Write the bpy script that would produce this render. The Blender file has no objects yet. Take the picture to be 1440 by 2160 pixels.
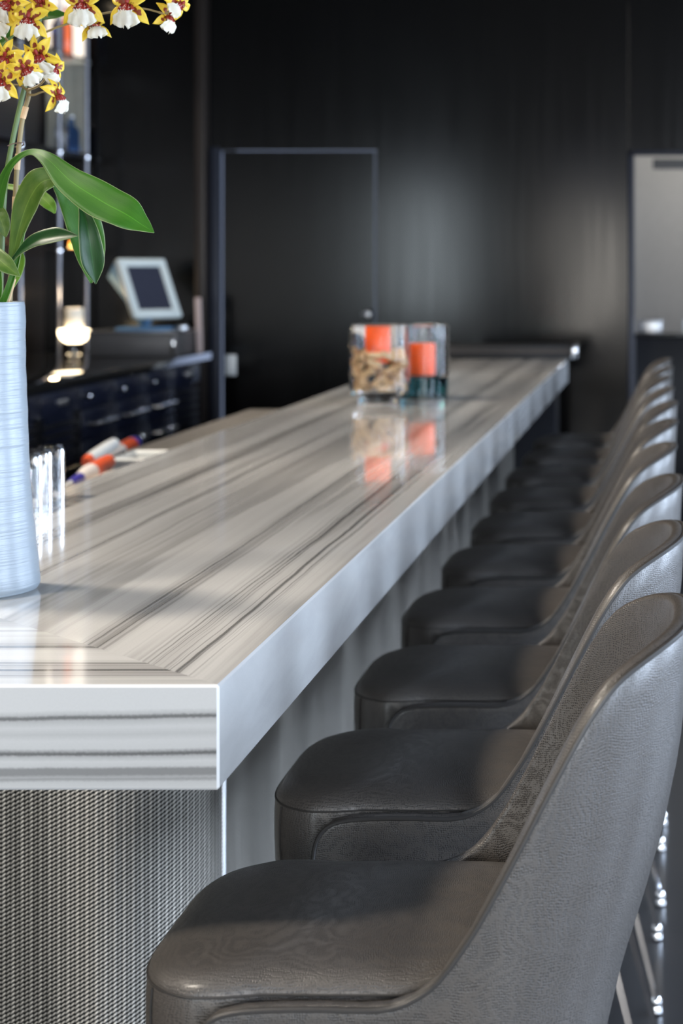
import bpy, bmesh, math, random
from mathutils import Vector, Matrix, Quaternion
C = bpy.context.scene
COL = C.collection
PI = math.pi
R = math.radians
random.seed(11)

# ------------------------------------------------------------------ camera
CAMZ = 1.5
F = 3800.0            # focal length in pixels of the 1440x2160 frame
VX, VY = 1400.0, 568.0
cd = bpy.data.cameras.new('camera')
cam = bpy.data.objects.new('camera', cd); COL.objects.link(cam)
cam.location = (0, 0, CAMZ); cam.rotation_euler = (R(90), 0, 0)
cd.sensor_fit = 'VERTICAL'; cd.sensor_height = 36; cd.sensor_width = 24
cd.lens = F/2160*36
cd.shift_x = -(VX-720)/2160; cd.shift_y = -(1080-VY)/2160
cd.clip_start = .05; cd.clip_end = 100
cd.dof.use_dof = True; cd.dof.focus_distance = 2.2; cd.dof.aperture_fstop = 5.4
C.camera = cam

def P(px, py, D):
    return Vector(((px-VX)/F*D, D, CAMZ-(py-VY)/F*D))

# ------------------------------------------------------------------ world, lights, exposure
w = bpy.data.worlds.new('world'); C.world = w; w.use_nodes = True
w.node_tree.nodes['Background'].inputs[0].default_value = (.55, .68, 1, 1)
w.node_tree.nodes['Background'].inputs[1].default_value = .6
C.view_settings.view_transform = 'Standard'; C.view_settings.look = 'None'
C.view_settings.gamma = 1; C.view_settings.exposure = 1.0; C.view_settings.use_curve_mapping = False

def area(name, loc, target, sx, sy, power, col):
    l = bpy.data.lights.new(name, 'AREA'); l.shape = 'RECTANGLE'; l.size = sx; l.size_y = sy
    l.energy = power; l.color = col
    o = bpy.data.objects.new(name, l); COL.objects.link(o); o.location = loc
    o.rotation_euler = (Vector(target)-Vector(loc)).to_track_quat('-Z', 'Y').to_euler()
    return o
# daylight through the windows of the right wall (four bays) and of the wall behind the camera
for i, (yc) in enumerate((-1.6, 1.6, 4.8, 7.6)):
    area('daylight', (4.3, yc, 1.75), (0, yc, 1.65), 1.4, 2.3, (122, 130, 128, 100)[i], (.66, .80, 1))
area('daylight', (-3.15, -3.6, 1.55), (-3.15, 0, 1.55), 1.1, 1.9, 50, (.84, .95, 1))
area('daylight', (-.85, -3.6, 1.45), (-.85, 0, 1.45), .9, 1.5, 30, (1, .93, .82))
area('daylight', (1.6, -3.6, 1.7), (1.3, 0, 1.6), 1.3, 2.2, 80, (.86, .93, 1))
def spot(name, loc, target, power, col, ang=60, size=.08, blend=.8):
    l = bpy.data.lights.new(name, 'SPOT'); l.energy = power; l.color = col; l.spot_size = R(ang)
    l.spot_blend = blend; l.shadow_soft_size = size
    o = bpy.data.objects.new(name, l); COL.objects.link(o); o.location = loc
    o.rotation_euler = (Vector(target)-Vector(loc)).to_track_quat('-Z', 'Y').to_euler()
WARM = (1, .90, .77)

# ------------------------------------------------------------------ helpers
def mesh_obj(name, verts, faces, mat=None, parent=None, smooth=True, uvs=None, sharp=35):
    me = bpy.data.meshes.new(name)
    me.from_pydata([tuple(v) for v in verts], [], faces)
    me.validate(); me.update()
    if uvs is not None:
        ul = me.uv_layers.new(name='UVMap')
        for p in me.polygons:
            for li in p.loop_indices:
                ul.data[li].uv = uvs[me.loops[li].vertex_index]
    if smooth:
        me.polygons.foreach_set('use_smooth', [True]*len(me.polygons))
        me.set_sharp_from_angle(angle=R(sharp))
    if mat: me.materials.append(mat)
    o = bpy.data.objects.new(name, me); COL.objects.link(o)
    if parent: o.parent = parent
    return o

class MB:
    """collects shapes that form ONE mesh"""
    def __init__(s): s.v = []; s.f = []
    def add(s, vs, fs):
        n = len(s.v); s.v += [Vector(v) for v in vs]; s.f += [tuple(i+n for i in f) for f in fs]; return s
    def box(s, x0, x1, y0, y1, z0, z1, bev=0, seg=2, mtx=None):
        bm = bmesh.new(); bmesh.ops.create_cube(bm, size=1)
        for v in bm.verts:
            v.co = Vector(((x0+x1)/2+v.co.x*(x1-x0), (y0+y1)/2+v.co.y*(y1-y0), (z0+z1)/2+v.co.z*(z1-z0)))
        if bev: bmesh.ops.bevel(bm, geom=bm.edges[:], offset=bev, segments=seg, profile=.5, affect='EDGES')
        bm.verts.ensure_lookup_table()
        vs = [v.co.copy() for v in bm.verts]
        if mtx: vs = [mtx @ v for v in vs]
        bm.verts.index_update()
        fs = [tuple(v.index for v in f.verts) for f in bm.faces]; bm.free()
        return s.add(vs, fs)
    def lathe(s, prof, seg=32, c=(0, 0, 0), mtx=None, wob=None):
        vs = []; fs = []; n = len(prof)
        for i in range(seg):
            a = 2*PI*i/seg
            for j, (r, z) in enumerate(prof):
                rr = r*(1+wob(a, z)) if wob else r
                vs.append(Vector((rr*math.cos(a), rr*math.sin(a), z)))
        for i in range(seg):
            k = (i+1) % seg
            for j in range(n-1):
                fs.append((i*n+j, k*n+j, k*n+j+1, i*n+j+1))
        if prof[0][0] > 1e-5: fs.append(tuple(i*n for i in range(seg))[::-1])
        if prof[-1][0] > 1e-5: fs.append(tuple(i*n+n-1 for i in range(seg)))
        M = mtx if mtx else Matrix.Translation(c)
        return s.add([M @ v for v in vs], fs)
    def tube(s, pts, r, seg=10, closed=False, square=False):
        pts = [Vector(p) for p in pts]; n = len(pts)
        rs = r if isinstance(r, (list, tuple)) else [r]*n
        vs = []; fs = []; up = None
        for i, p in enumerate(pts):
            if closed: t = (pts[(i+1) % n]-pts[i-1]).normalized()
            else: t = (pts[min(i+1, n-1)]-pts[max(i-1, 0)]).normalized()
            if up is None:
                up = Vector((0, 0, 1)) if abs(t.z) < .9 else Vector((1, 0, 0))
            a = (up - t*up.dot(t)).normalized(); b = t.cross(a); up = a
            for k in range(seg):
                an = 2*PI*(k+.5)/seg
                vs.append(p+(a*math.cos(an)+b*math.sin(an))*rs[i])
        m = n if closed else n-1
        for i in range(m):
            j = (i+1) % n
            for k in range(seg):
                l = (k+1) % seg
                fs.append((i*seg+k, i*seg+l, j*seg+l, j*seg+k))
        if not closed:
            fs.append(tuple(range(seg))[::-1]); fs.append(tuple((n-1)*seg+k for k in range(seg)))
        return s.add(vs, fs)
    def build(s, name, mat, parent=None, smooth=True, sharp=35):
        return mesh_obj(name, s.v, s.f, mat, parent, smooth, None, sharp)

def empty(name, loc, rz=0):
    o = bpy.data.objects.new(name, None); COL.objects.link(o); o.location = loc; o.rotation_euler = (0, 0, rz)
    o.empty_display_size = .1; return o
def tag(o, label, cat, group=None, kind=None):
    o['label'] = label; o['category'] = cat
    if group: o['group'] = group
    if kind: o['kind'] = kind
    return o
def struct(o): o['kind'] = 'structure'; return o
def copy_tree(o, parent=None):
    c = o.copy(); COL.objects.link(c)
    if parent: c.parent = parent
    for ch in list(o.children): copy_tree(ch, c)
    return c
def interp(tab, x):
    if x <= tab[0][0]: return tab[0][1]
    for (a, b), (c, d) in zip(tab, tab[1:]):
        if x <= c:
            t = (x-a)/(c-a); return b+(d-b)*t
    return tab[-1][1]
def catmull(pts, k=8):
    pts = [Vector(p) for p in pts]; out = []
    for i in range(len(pts)-1):
        p0 = pts[max(i-1, 0)]; p1 = pts[i]; p2 = pts[i+1]; p3 = pts[min(i+2, len(pts)-1)]
        for j in range(k):
            t = j/k
            out.append(.5*((2*p1)+(p2-p0)*t+(2*p0-5*p1+4*p2-p3)*t*t+(3*p1-p0-3*p2+p3)*t**3))
    out.append(pts[-1]); return out

# ------------------------------------------------------------------ materials
class NT:
    def __init__(s, name):
        s.m = bpy.data.materials.new(name); s.m.use_nodes = True; s.t = s.m.node_tree
        s.b = s.t.nodes['Principled BSDF']
    def n(s, typ, **kw):
        nd = s.t.nodes.new(typ)
        for k, v in kw.items(): setattr(nd, k, v)
        return nd
    def l(s, a, b): s.t.links.new(a, b)
    def math(s, op, a, b=None, c=None, clamp=False):
        nd = s.n('ShaderNodeMath', operation=op); nd.use_clamp = clamp
        for i, x in enumerate((a, b, c)):
            if x is None: continue
            if isinstance(x, (int, float)): nd.inputs[i].default_value = x
            else: s.l(x, nd.inputs[i])
        return nd.outputs[0]
    def mix(s, fac, a, b):
        nd = s.n('ShaderNodeMix', data_type='RGBA')
        for sock, x in ((nd.inputs[0], fac), (nd.inputs[6], a), (nd.inputs[7], b)):
            if isinstance(x, (int, float)): sock.default_value = x
            elif isinstance(x, tuple): sock.default_value = (*x[:3], 1)
            else: s.l(x, sock)
        return nd.outputs[2]
    def ramp(s, fac, stops):
        nd = s.n('ShaderNodeValToRGB'); cr = nd.color_ramp
        while len(cr.elements) < len(stops): cr.elements.new(.5)
        for e, (p, c) in zip(cr.elements, stops):
            e.position = p; e.color = (*c, 1) if isinstance(c, tuple) else (c, c, c, 1)
        s.l(fac, nd.inputs[0]); return nd.outputs[0]
    def noise(s, vec, scale, detail=2, rough=.5, dist=0):
        nd = s.n('ShaderNodeTexNoise'); nd.inputs['Scale'].default_value = scale
        nd.inputs['Detail'].default_value = detail; nd.inputs['Roughness'].default_value = rough
        nd.inputs['Distortion'].default_value = dist
        if vec is not None: s.l(vec, nd.inputs['Vector'])
        return nd.outputs['Fac']
    def mapping(s, vec, scale=(1, 1, 1), loc=(0, 0, 0)):
        nd = s.n('ShaderNodeMapping'); nd.inputs['Scale'].default_value = scale
        nd.inputs['Location'].default_value = loc; s.l(vec, nd.inputs['Vector']); return nd.outputs[0]
    def bump(s, h, strength=.5, dist=.001):
        nd = s.n('ShaderNodeBump'); nd.inputs['Strength'].default_value = strength
        nd.inputs['Distance'].default_value = dist; s.l(h, nd.inputs['Height'])
        s.l(nd.outputs[0], s.b.inputs['Normal'])
    def coord(s, k='Object'): return s.n('ShaderNodeTexCoord').outputs[k]
    def set(s, **kw):
        for k, v in kw.items():
            i = s.b.inputs[k.replace('_', ' ')]
            if isinstance(v, (int, float)): i.default_value = v
            elif isinstance(v, tuple): i.default_value = (*v[:3], 1) if len(i.default_value) == 4 else v
            else: s.l(v, i)
        return s

def simple(name, col, rough=.5, metal=0, var=.08, scale=20, **kw):
    t = NT(name); c = t.coord(); n = t.noise(c, scale, 3)
    a = tuple(x*(1-var) for x in col); b = tuple(min(1, x*(1+var)) for x in col)
    t.set(Base_Color=t.mix(n, a, b), Roughness=rough, Metallic=metal)
    for k, v in kw.items(): t.set(**{k: v})
    return t.m
def glass(name, col=(1, 1, 1), rough=0, ior=1.36):
    t = NT(name); n = t.noise(t.coord(), 4, 1)
    t.set(Base_Color=t.mix(n, tuple(x*.98 for x in col), col), Roughness=rough, IOR=ior, Transmission_Weight=1.0)
    return t.m

def marble():
    t = NT('striped_marble'); uv = t.coord('UV')
    sep = t.n('ShaderNodeSeparateXYZ'); t.l(uv, sep.inputs[0])
    u, v = sep.outputs[0], sep.outputs[1]
    wob = t.math('MULTIPLY', t.math('SUBTRACT', t.noise(t.mapping(uv, (1.2, 3, 1)), 1, 3), .5), .020)
    wob2 = t.math('MULTIPLY', t.math('SUBTRACT', t.noise(t.mapping(uv, (7, 12, 1)), 1, 3), .5), .006)
    vv = t.math('ADD', t.math('ADD', v, wob), wob2)
    cmb = t.n('ShaderNodeCombineXYZ'); t.l(t.math('MULTIPLY', u, .45), cmb.inputs[0]); t.l(vv, cmb.inputs[1])
    vec = cmb.outputs[0]
    bands = t.noise(t.mapping(vec, (1, 13, 1), (3.1, 1.7, 0)), 1, 3, .6)
    fine = t.noise(t.mapping(vec, (1.5, 75, 1), (0, 9, 0)), 1, 3, .6)
    hair = t.noise(t.mapping(vec, (2.2, 210, 1), (5, 2, 0)), 1, 2, .6)
    bandm = t.ramp(bands, [(.46, 0.0), (.53, .28), (.59, .85), (.70, 1.0)])
    wide = t.ramp(vv, [(0, 0.0), (.045, 0.0), (.06, .35), (.105, .30), (.125, 0.0), (.165, .1), (.185, .75), (.20, .6), (.215, .1), (.29, .1), (.31, .5), (.35, .7), (.385, .3), (.41, .1),
        (.42, .75), (.435, .2), (.495, .2), (.51, .75), (.545, .85), (.555, .1), (.60, .15), (.62, .6), (.665, .5), (.68, .05), (.72, 0.0)])
    wide = t.math('MULTIPLY', wide, t.ramp(t.noise(t.mapping(vec, (1.2, 34, 1), (0, 4, 0)), 1, 2), [(.30, .35), (.62, 1.15)]))
    bandm = t.math('MAXIMUM', t.math('MULTIPLY', bandm, .55), wide, clamp=True)
    base = t.mix(t.math('MULTIPLY', bandm, .88), (.88, .855, .815), (.25, .232, .215))
    finem = t.ramp(fine, [(.50, 0.0), (.66, 1.0)])
    base = t.mix(t.math('MULTIPLY', t.math('MULTIPLY', finem, t.math('ADD', bandm, .06)), .34), base, (.15, .14, .135))
    # sharp charcoal veins in a bundle beside the outer edge and a few further in
    mask = t.ramp(vv, [(0, 0.0), (.030, 0.0), (.052, .75), (.095, .75), (.12, .05), (.165, .02), (.185, .7), (.20, .6), (.215, .02), (.40, .02), (.42, .45), (.435, .02), (.50, .05), (.515, .5), (.535, .3), (.55, 0.0)])
    hm = t.ramp(t.noise(t.mapping(vec, (1.0, 130, 1), (2, 5, 0)), 1, 2, .5), [(.50, 0.0), (.60, 1.0)])
    base = t.mix(t.math('MULTIPLY', t.math('MULTIPLY', hm, mask), .95), base, (.055, .052, .05))
    hm2 = t.ramp(hair, [(.55, 0.0), (.72, 1.0)])
    base = t.mix(t.math('MULTIPLY', hm2, .13), base, (.2, .19, .18))
    sp = t.noise(uv, 420, 2)
    base = t.mix(t.math('MULTIPLY', t.math('SUBTRACT', sp, .40), .18, clamp=True), base, (.32, .32, .32))
    t.set(Base_Color=base, Roughness=.12, Coat_Weight=.6, Coat_Roughness=.02, IOR=1.55)
    return t.m
def edge_marble():
    t = NT('pale_marble_edge'); uv = t.coord('UV')
    n = t.noise(t.mapping(uv, (2.5, 9, 1)), 1, 4, .6, .4)
    g = t.noise(uv, 300, 2)
    base = t.mix(t.ramp(n, [(.35, 0.0), (.7, 1.0)]), (.84, .835, .82), (.66, .65, .64))
    base = t.mix(t.math('MULTIPLY', g, .14), base, (.3, .3, .3))
    t.set(Base_Color=base, Roughness=.16, Coat_Weight=.5, Coat_Roughness=.05)
    return t.m
def front_marble():
    t = NT('banded_marble_face'); uv = t.coord('UV')
    sep = t.n('ShaderNodeSeparateXYZ'); t.l(uv, sep.inputs[0])
    w_ = t.math('MULTIPLY', t.math('SUBTRACT', t.noise(t.mapping(uv, (5, 10, 1)), 1, 3), .5), .006)
    jit = t.math('MULTIPLY', t.math('SUBTRACT', t.noise(uv, 260, 2), .5), .0022)
    v = t.math('ADD', t.math('ADD', sep.outputs[1], w_), jit)
    v = t.math('ADD', v, t.math('MULTIPLY', sep.outputs[0], .012))
    s = t.math('DIVIDE', v, .109)
    L = lambda v: (v, v, v*.985)
    col = t.ramp(s, [(0, L(.54)), (.16, L(.54)), (.205, L(.40)), (.228, L(.13)), (.242, L(.13)), (.262, L(.38)), (.33, L(.50)), (.40, L(.42)), (.46, L(.50)), (.54, L(.48)), (.565, L(.30)), (.585, L(.11)), (.600, L(.11)),
        (.620, L(.36)), (.67, L(.50)), (.72, L(.46)), (.745, L(.20)), (.80, L(.20)), (.825, L(.34)), (.845, L(.25)), (.875, L(.44)), (1, L(.53))])
    g = t.noise(uv, 380, 2)
    col = t.mix(t.math('MULTIPLY', g, .16), col, (.3, .3, .3))
    t.set(Base_Color=col, Roughness=.25, Coat_Weight=.25, Coat_Roughness=.1)
    return t.m
def wire_mesh():
    t = NT('woven_wire_mesh'); uv = t.coord('UV')
    sep = t.n('ShaderNodeSeparateXYZ'); t.l(uv, sep.inputs[0])
    h, z = sep.outputs[0], sep.outputs[1]
    hc = t.math('DIVIDE', h, .0068); fr = t.math('FRACT', hc); fl = t.math('FLOOR', hc)
    prof = t.math('SINE', t.math('MULTIPLY', fr, PI))
    ph = t.math('SUBTRACT', t.math('DIVIDE', z, .0066), t.math('MULTIPLY', fr, .75))
    ph = t.math('ADD', ph, t.math('MULTIPLY', fl, .5))
    b = t.math('SINE', t.math('MULTIPLY', ph, 2*PI))
    alt = t.math('MULTIPLY', t.math('MODULO', fl, 2), .12)
    hgt = t.math('ADD', t.math('MULTIPLY', prof, .32), t.math('MULTIPLY', t.math('ADD', b, 1), .30))
    hgt = t.math('ADD', hgt, alt)
    col = t.ramp(hgt, [(.22, (.012, .012, .012)), (.50, (.10, .093, .083)), (.95, (.72, .66, .57))])
    t.set(Base_Color=col, Metallic=1.0, Roughness=.47)
    big = t.noise(t.mapping(uv, (9, .8, 1)), 1, 3, .6)
    big2 = t.noise(t.mapping(uv, (2.6, .25, 1), (3, 1, 0)), 1, 2)
    big = t.math('ADD', big, t.math('MULTIPLY', big2, 2.6))
    t.bump(t.math('ADD', hgt, t.math('MULTIPLY', big, 9.0)), .55, .0016)
    return t.m
def leather():
    t = NT('lizard_leather'); c = t.coord('Object')
    wv = t.n('ShaderNodeTexNoise'); wv.inputs['Scale'].default_value = 22; wv.inputs['Detail'].default_value = 1.5
    t.l(c, wv.inputs['Vector'])
    vm = t.n('ShaderNodeVectorMath', operation='SCALE'); t.l(wv.outputs['Color'], vm.inputs[0]); vm.inputs['Scale'].default_value = .016
    ad = t.n('ShaderNodeVectorMath', operation='ADD'); t.l(c, ad.inputs[0]); t.l(vm.outputs[0], ad.inputs[1])
    vo = t.n('ShaderNodeTexVoronoi', feature='F1'); vo.inputs['Scale'].default_value = 1; vo.inputs['Randomness'].default_value = .38
    t.l(t.mapping(ad.outputs[0], (470, 400, 380)), vo.inputs['Vector'])
    hgt = t.ramp(vo.outputs['Distance'], [(.12, 0.0), (.55, 1.0)])
    big = t.noise(c, 9, 3)
    net = t.mix(big, (.086, .075, .066), (.110, .098, .088))
    base = t.mix(hgt, (.026, .024, .023), net)
    t.set(Base_Color=base, Roughness=.37, IOR=1.55, Coat_Weight=.25, Coat_Roughness=.28)
    wr = t.noise(t.mapping(c, (14, 14, 30)), 1, 3)
    t.bump(t.math('ADD', hgt, t.math('MULTIPLY', wr, .8)), .5, .0009)
    return t.m

M = {}
M['marble'] = marble(); M['marble_edge'] = edge_marble(); M['marble_front'] = front_marble()
M['mesh'] = wire_mesh(); M['leather'] = leather()
M['piping'] = simple('dark_piping', (.045, .041, .038), .45)
M['chrome'] = simple('chrome', (.80, .80, .82), .07, 1, .02)
M['post'] = simple('dull_steel_post', (.22, .22, .24), .38, 1, .2)
M['steel'] = simple('brushed_steel', (.5, .5, .5), .3, 1, .1)
M['dark_panel'] = None
t = NT('blackened_steel'); c = t.coord()
n1 = t.noise(c, 1.3, 4, .6); n2 = t.noise(t.mapping(c, (30, 30, 1)), 1, 2)
t.set(Base_Color=t.mix(n1, (.0016, .0016, .0019), (.0036, .0032, .0028)), Metallic=0.0, IOR=1.35, Roughness=t.math('ADD', .115, t.math('MULTIPLY', n2, .08)))
M['dark_panel'] = t.m
M['dark_wood'] = simple('dark_stained_veneer', (.022, .017, .015), .35)
M['navy'] = simple('navy_lacquer', (.010, .012, .024), .25)
M['black'] = simple('black_lacquer', (.008, .008, .010), .3)
M['black_gloss'] = simple('black_polished_stone', (.012, .011, .010), .06)
M['black_matt'] = simple('black_rubber', (.012, .012, .013), .6)
M['trim_blue'] = simple('anodised_trim', (.018, .020, .030), .42, .2)
M['trim_brown'] = simple('bronze_trim', (.022, .016, .013), .4, .3)
M['grey_wall'] = simple('pale_grey_plaster', (.42, .41, .39), .8)
M['white_plastic'] = simple('white_plastic', (.75, .76, .74), .35)
M['cream_plastic'] = simple('off_white_plastic', (.66, .70, .66), .35)
M['blue_plastic'] = simple('blue_grey_plastic', (.13, .26, .42), .6)
M['screen'] = simple('dark_screen', (.040, .042, .060), .18)
M['pink_card'] = simple('pale_pink_card', (.55, .42, .38), .7)
M['orange_wax'] = simple('orange_wax', (.90, .10, .008), .5, 0, .1, Subsurface_Weight=.08, Subsurface_Radius=(.02, .008, .004))
M['white_wax'] = simple('white_wax', (.85, .80, .70), .5)
M['glass'] = glass('clear_glass')
M['thin_glass'] = glass('thin_glass', (1, 1, 1), 0, 1.27)
M['teal_glass'] = glass('teal_glass', (.03, .16, .20))
M['blue_glass'] = glass('blue_bottle_glass', (.10, .25, .65))
M['red_glass'] = glass('red_bottle_glass', (.75, .18, .08))
M['amber_glass'] = glass('amber_bottle_glass', (.75, .33, .08))
M['shelf_glass'] = glass('shelf_glass', (.85, .93, .92))
t = NT('natural_cork'); c = t.coord(); oi = t.n('ShaderNodeObjectInfo')
n = t.noise(c, 260, 4); vo = t.noise(t.mapping(c, (90, 90, 40)), 1, 3)
b0 = t.mix(oi.outputs['Random'], (.50, .30, .13), (.72, .52, .30))
t.set(Base_Color=t.mix(t.ramp(n, [(.52, 0.0), (.66, .8)]), b0, (.22, .10, .045)), Roughness=.85); t.bump(vo, .4, .001)
M['cork'] = t.m
t = NT('ribbed_ceramic'); c = t.coord()
rb = t.noise(t.mapping(c, (5, 5, 120)), 1, 3, .6); rb2 = t.noise(t.mapping(c, (2, 2, 300)), 1, 2)
t.set(Base_Color=t.mix(rb, (.235, .272, .305), (.275, .312, .345)), Roughness=.33)
t.bump(t.math('ADD', rb, t.math('MULTIPLY', rb2, .5)), .6, .0022)
M['ceramic'] = t.m
t = NT('floor_tile'); c = t.coord(); br = t.n('ShaderNodeTexBrick')
br.offset = 0; br.inputs['Scale'].default_value = 1; br.inputs['Brick Width'].default_value = .6; br.inputs['Row Height'].default_value = .6
br.inputs['Mortar Size'].default_value = .003; br.inputs['Color1'].default_value = (.036, .036, .038, 1)
br.inputs['Color2'].default_value = (.042, .041, .042, 1); br.inputs['Mortar'].default_value = (.014, .014, .014, 1)
t.l(t.mapping(c, (1, 1, 1), (.35, .12, 0)), br.inputs['Vector'])
t.set(Base_Color=t.mix(t.math('MULTIPLY', t.noise(c, 6, 5), .5), br.outputs['Color'], (.028, .028, .03)), Roughness=.28)
M['floor'] = t.m
M['ceiling'] = simple('dark_ceiling_paint', (.05, .05, .055), .7)
t = NT('drain_mat'); c = t.coord(); ck = t.n('ShaderNodeTexChecker'); ck.inputs['Scale'].default_value = 130
t.l(c, ck.inputs['Vector'])
t.set(Base_Color=t.mix(ck.outputs['Fac'], (.06, .055, .05), (.24, .22, .20)), Roughness=.6)
M['mat'] = t.m

def leafmat(name, a, b, rough=.35):
    t = NT(name); uv = t.coord('UV'); sep = t.n('ShaderNodeSeparateXYZ'); t.l(uv, sep.inputs[0])
    n = t.noise(t.mapping(uv, (3, 5, 1)), 1, 4)
    veins = t.noise(t.mapping(uv, (38, 1.5, 1)), 1, 2)
    base = t.mix(t.ramp(n, [(.3, 0.0), (.7, 1.0)]), a, b)
    base = t.mix(t.math('MULTIPLY', veins, .25), base, tuple(x*.55 for x in a))
    rib = t.math('LESS_THAN', t.math('ABSOLUTE', t.math('SUBTRACT', sep.outputs[0], .5)), .014)
    base = t.mix(t.math('MULTIPLY', rib, .5), base, tuple(min(1, x*1.8) for x in b))
    edge = t.math('GREATER_THAN', t.math('ABSOLUTE', t.math('SUBTRACT', sep.outputs[0], .5)), .485)
    base = t.mix(t.math('MULTIPLY', edge, .7), base, (.45, .52, .25))
    t.set(Base_Color=base, Roughness=rough+.12, Coat_Weight=.0, Transmission_Weight=0.0)
    t.bump(veins, .25, .0008)
    # thin leaf lets light through
    tr = t.n('ShaderNodeBsdfTranslucent'); t.l(base, tr.inputs[0]); ms = t.n('ShaderNodeMixShader'); ms.inputs[0].default_value = .35
    t.l(t.b.outputs[0], ms.inputs[1]); t.l(tr.outputs[0], ms.inputs[2])
    t.l(ms.outputs[0], t.t.nodes['Material Output'].inputs['Surface'])
    return t.m
M['leaf'] = leafmat('bright_leaf', (.040, .165, .012), (.080, .255, .022))
M['leaf_olive'] = leafmat('olive_leaf', (.075, .17, .02), (.17, .27, .045))
M['leaf_dark'] = leafmat('dark_leaf', (.012, .062, .012), (.022, .10, .018), .25)
M['leaf_lime'] = leafmat('lime_leaf', (.16, .36, .02), (.24, .42, .05))
def petalmat():
    t = NT('spotted_yellow_petal'); uv = t.coord('UV'); sep = t.n('ShaderNodeSeparateXYZ'); t.l(uv, sep.inputs[0])
    oi = t.n('ShaderNodeObjectInfo')
    cmb = t.n('ShaderNodeCombineXYZ'); t.l(t.math('MULTIPLY', oi.outputs['Random'], 30), cmb.inputs[2])
    ad = t.n('ShaderNodeVectorMath', operation='ADD'); t.l(t.mapping(uv, (2.2, 5.5, 1)), ad.inputs[0]); t.l(cmb.outputs[0], ad.inputs[1])
    n = t.noise(ad.outputs[0], 1, 1)
    v = sep.outputs[1]; fr = t.math('FRACT', v)
    ctr = t.math('SUBTRACT', 1, t.math('MULTIPLY', t.math('ABSOLUTE', t.math('SUBTRACT', sep.outputs[0], .5)), 1.3))
    m = t.math('MULTIPLY', t.math('MULTIPLY', n, ctr), t.ramp(fr, [(0, 1.25), (.55, 1.1), (.75, .3), (1, 0.0)]))
    spot = t.ramp(m, [(.44, 0.0), (.48, 1.0)])
    base = t.mix(t.noise(uv, 3, 2), (.86, .56, .02), (.88, .74, .10))
    base = t.mix(spot, base, (.30, .055, .018))
    t.set(Base_Color=base, Roughness=.45)
    tr = t.n('ShaderNodeBsdfTranslucent'); t.l(base, tr.inputs[0]); ms = t.n('ShaderNodeMixShader'); ms.inputs[0].default_value = .3
    t.l(t.b.outputs[0], ms.inputs[1]); t.l(tr.outputs[0], ms.inputs[2]); t.l(ms.outputs[0], t.t.nodes['Material Output'].inputs['Surface'])
    return t.m
def lipmat():
    t = NT('white_lip_red_crown'); uv = t.coord('UV'); sep = t.n('ShaderNodeSeparateXYZ'); t.l(uv, sep.inputs[0])
    n = t.noise(t.mapping(uv, (9, 8, 1)), 1, 3)
    m = t.math('MULTIPLY', n, t.ramp(sep.outputs[1], [(0, 1.3), (.30, 1.15), (.40, .2), (1, 0.0)]))
    base = t.mix(t.noise(t.mapping(uv, (2, 2, 1)), 1, 2), (.80, .755, .72), (.80, .77, .58))
    base = t.mix(t.ramp(m, [(.43, 0.0), (.50, 1.0)]), base, (.36, .03, .02))
    t.set(Base_Color=base, Roughness=.5)
    tr = t.n('ShaderNodeBsdfTranslucent'); t.l(base, tr.inputs[0]); ms = t.n('ShaderNodeMixShader'); ms.inputs[0].default_value = .3
    t.l(t.b.outputs[0], ms.inputs[1]); t.l(tr.outputs[0], ms.inputs[2]); t.l(ms.outputs[0], t.t.nodes['Material Output'].inputs['Surface'])
    return t.m
M['petal'] = petalmat(); M['lip'] = lipmat()
M['stem'] = simple('green_stem', (.10, .16, .05), .5, 0, .3, 30)
M['stem_brown'] = simple('brown_stem', (.26, .20, .09), .55, 0, .35, 25)
M['sheath'] = simple('papery_sheath', (.62, .42, .24), .7, 0, .2, 60)
M['wire'] = simple('brown_wire', (.12, .07, .05), .5)
def emis(name, col, s):
    t = NT(name); n = t.noise(t.coord(), 8, 1)
    t.set(Base_Color=(.8, .8, .8), Emission_Color=t.mix(n, col, tuple(x*.9 for x in col)), Emission_Strength=s); return t.m
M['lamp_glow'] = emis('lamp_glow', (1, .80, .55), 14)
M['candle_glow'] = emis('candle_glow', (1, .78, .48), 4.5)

# ------------------------------------------------------------------ room shell
WY = 9.6
struct(MB().box(-4, 4.6, -4, 14, -.1, 0).build('floor', M['floor'], smooth=False))
struct(MB().box(-4, 4.6, -4, 14, 3.3, 3.4).build('ceiling', M['ceiling'], smooth=False))
DX0, DX1, DTOP = (470-VX)/F*WY, (790-VX)/F*WY, CAMZ+(VY-320)/F*WY
OX0 = (1324-VX)/F*WY
mb = MB(); g = .004
mb.box(-3.3, DX0-.01, WY, WY+.35, 0, 3.3)
mb.box(DX0-.01, DX1+.01, WY, WY+.35, DTOP+.01, 3.3)
mb.box(DX1+.012, OX0, WY, WY+.35, 0, 3.3)
mb.box(OX0+g, 1.3, WY, WY+.35, DTOP, 3.3)
mb.box(1.3, 4.2, WY, WY+.35, 0, 3.3)
struct(mb.build('wall_far', M['dark_panel'], smooth=False))
d = struct(MB().box(DX0, DX1, WY+.003, WY+.053, .005, DTOP+.004, .003).build('door_1', M['dark_panel'], smooth=False))
kn = MB().lathe([(0, 0), (.010, 0), (.010, .035), (.022, .04), (.027, .055), (.022, .068), (0, .072)], 20,
    mtx=Matrix.Translation((P(777, 663, WY+.02).x, WY+.003, P(777, 663, WY).z)) @ Matrix.Rotation(R(90), 4, 'X'))
kn.build('door_knob', M['steel'], d)
struct(MB().box(DX0-.062, DX0-.012, WY-.05, WY, 0, DTOP+.02, .004).build('trim_1', M['trim_blue']))
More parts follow.
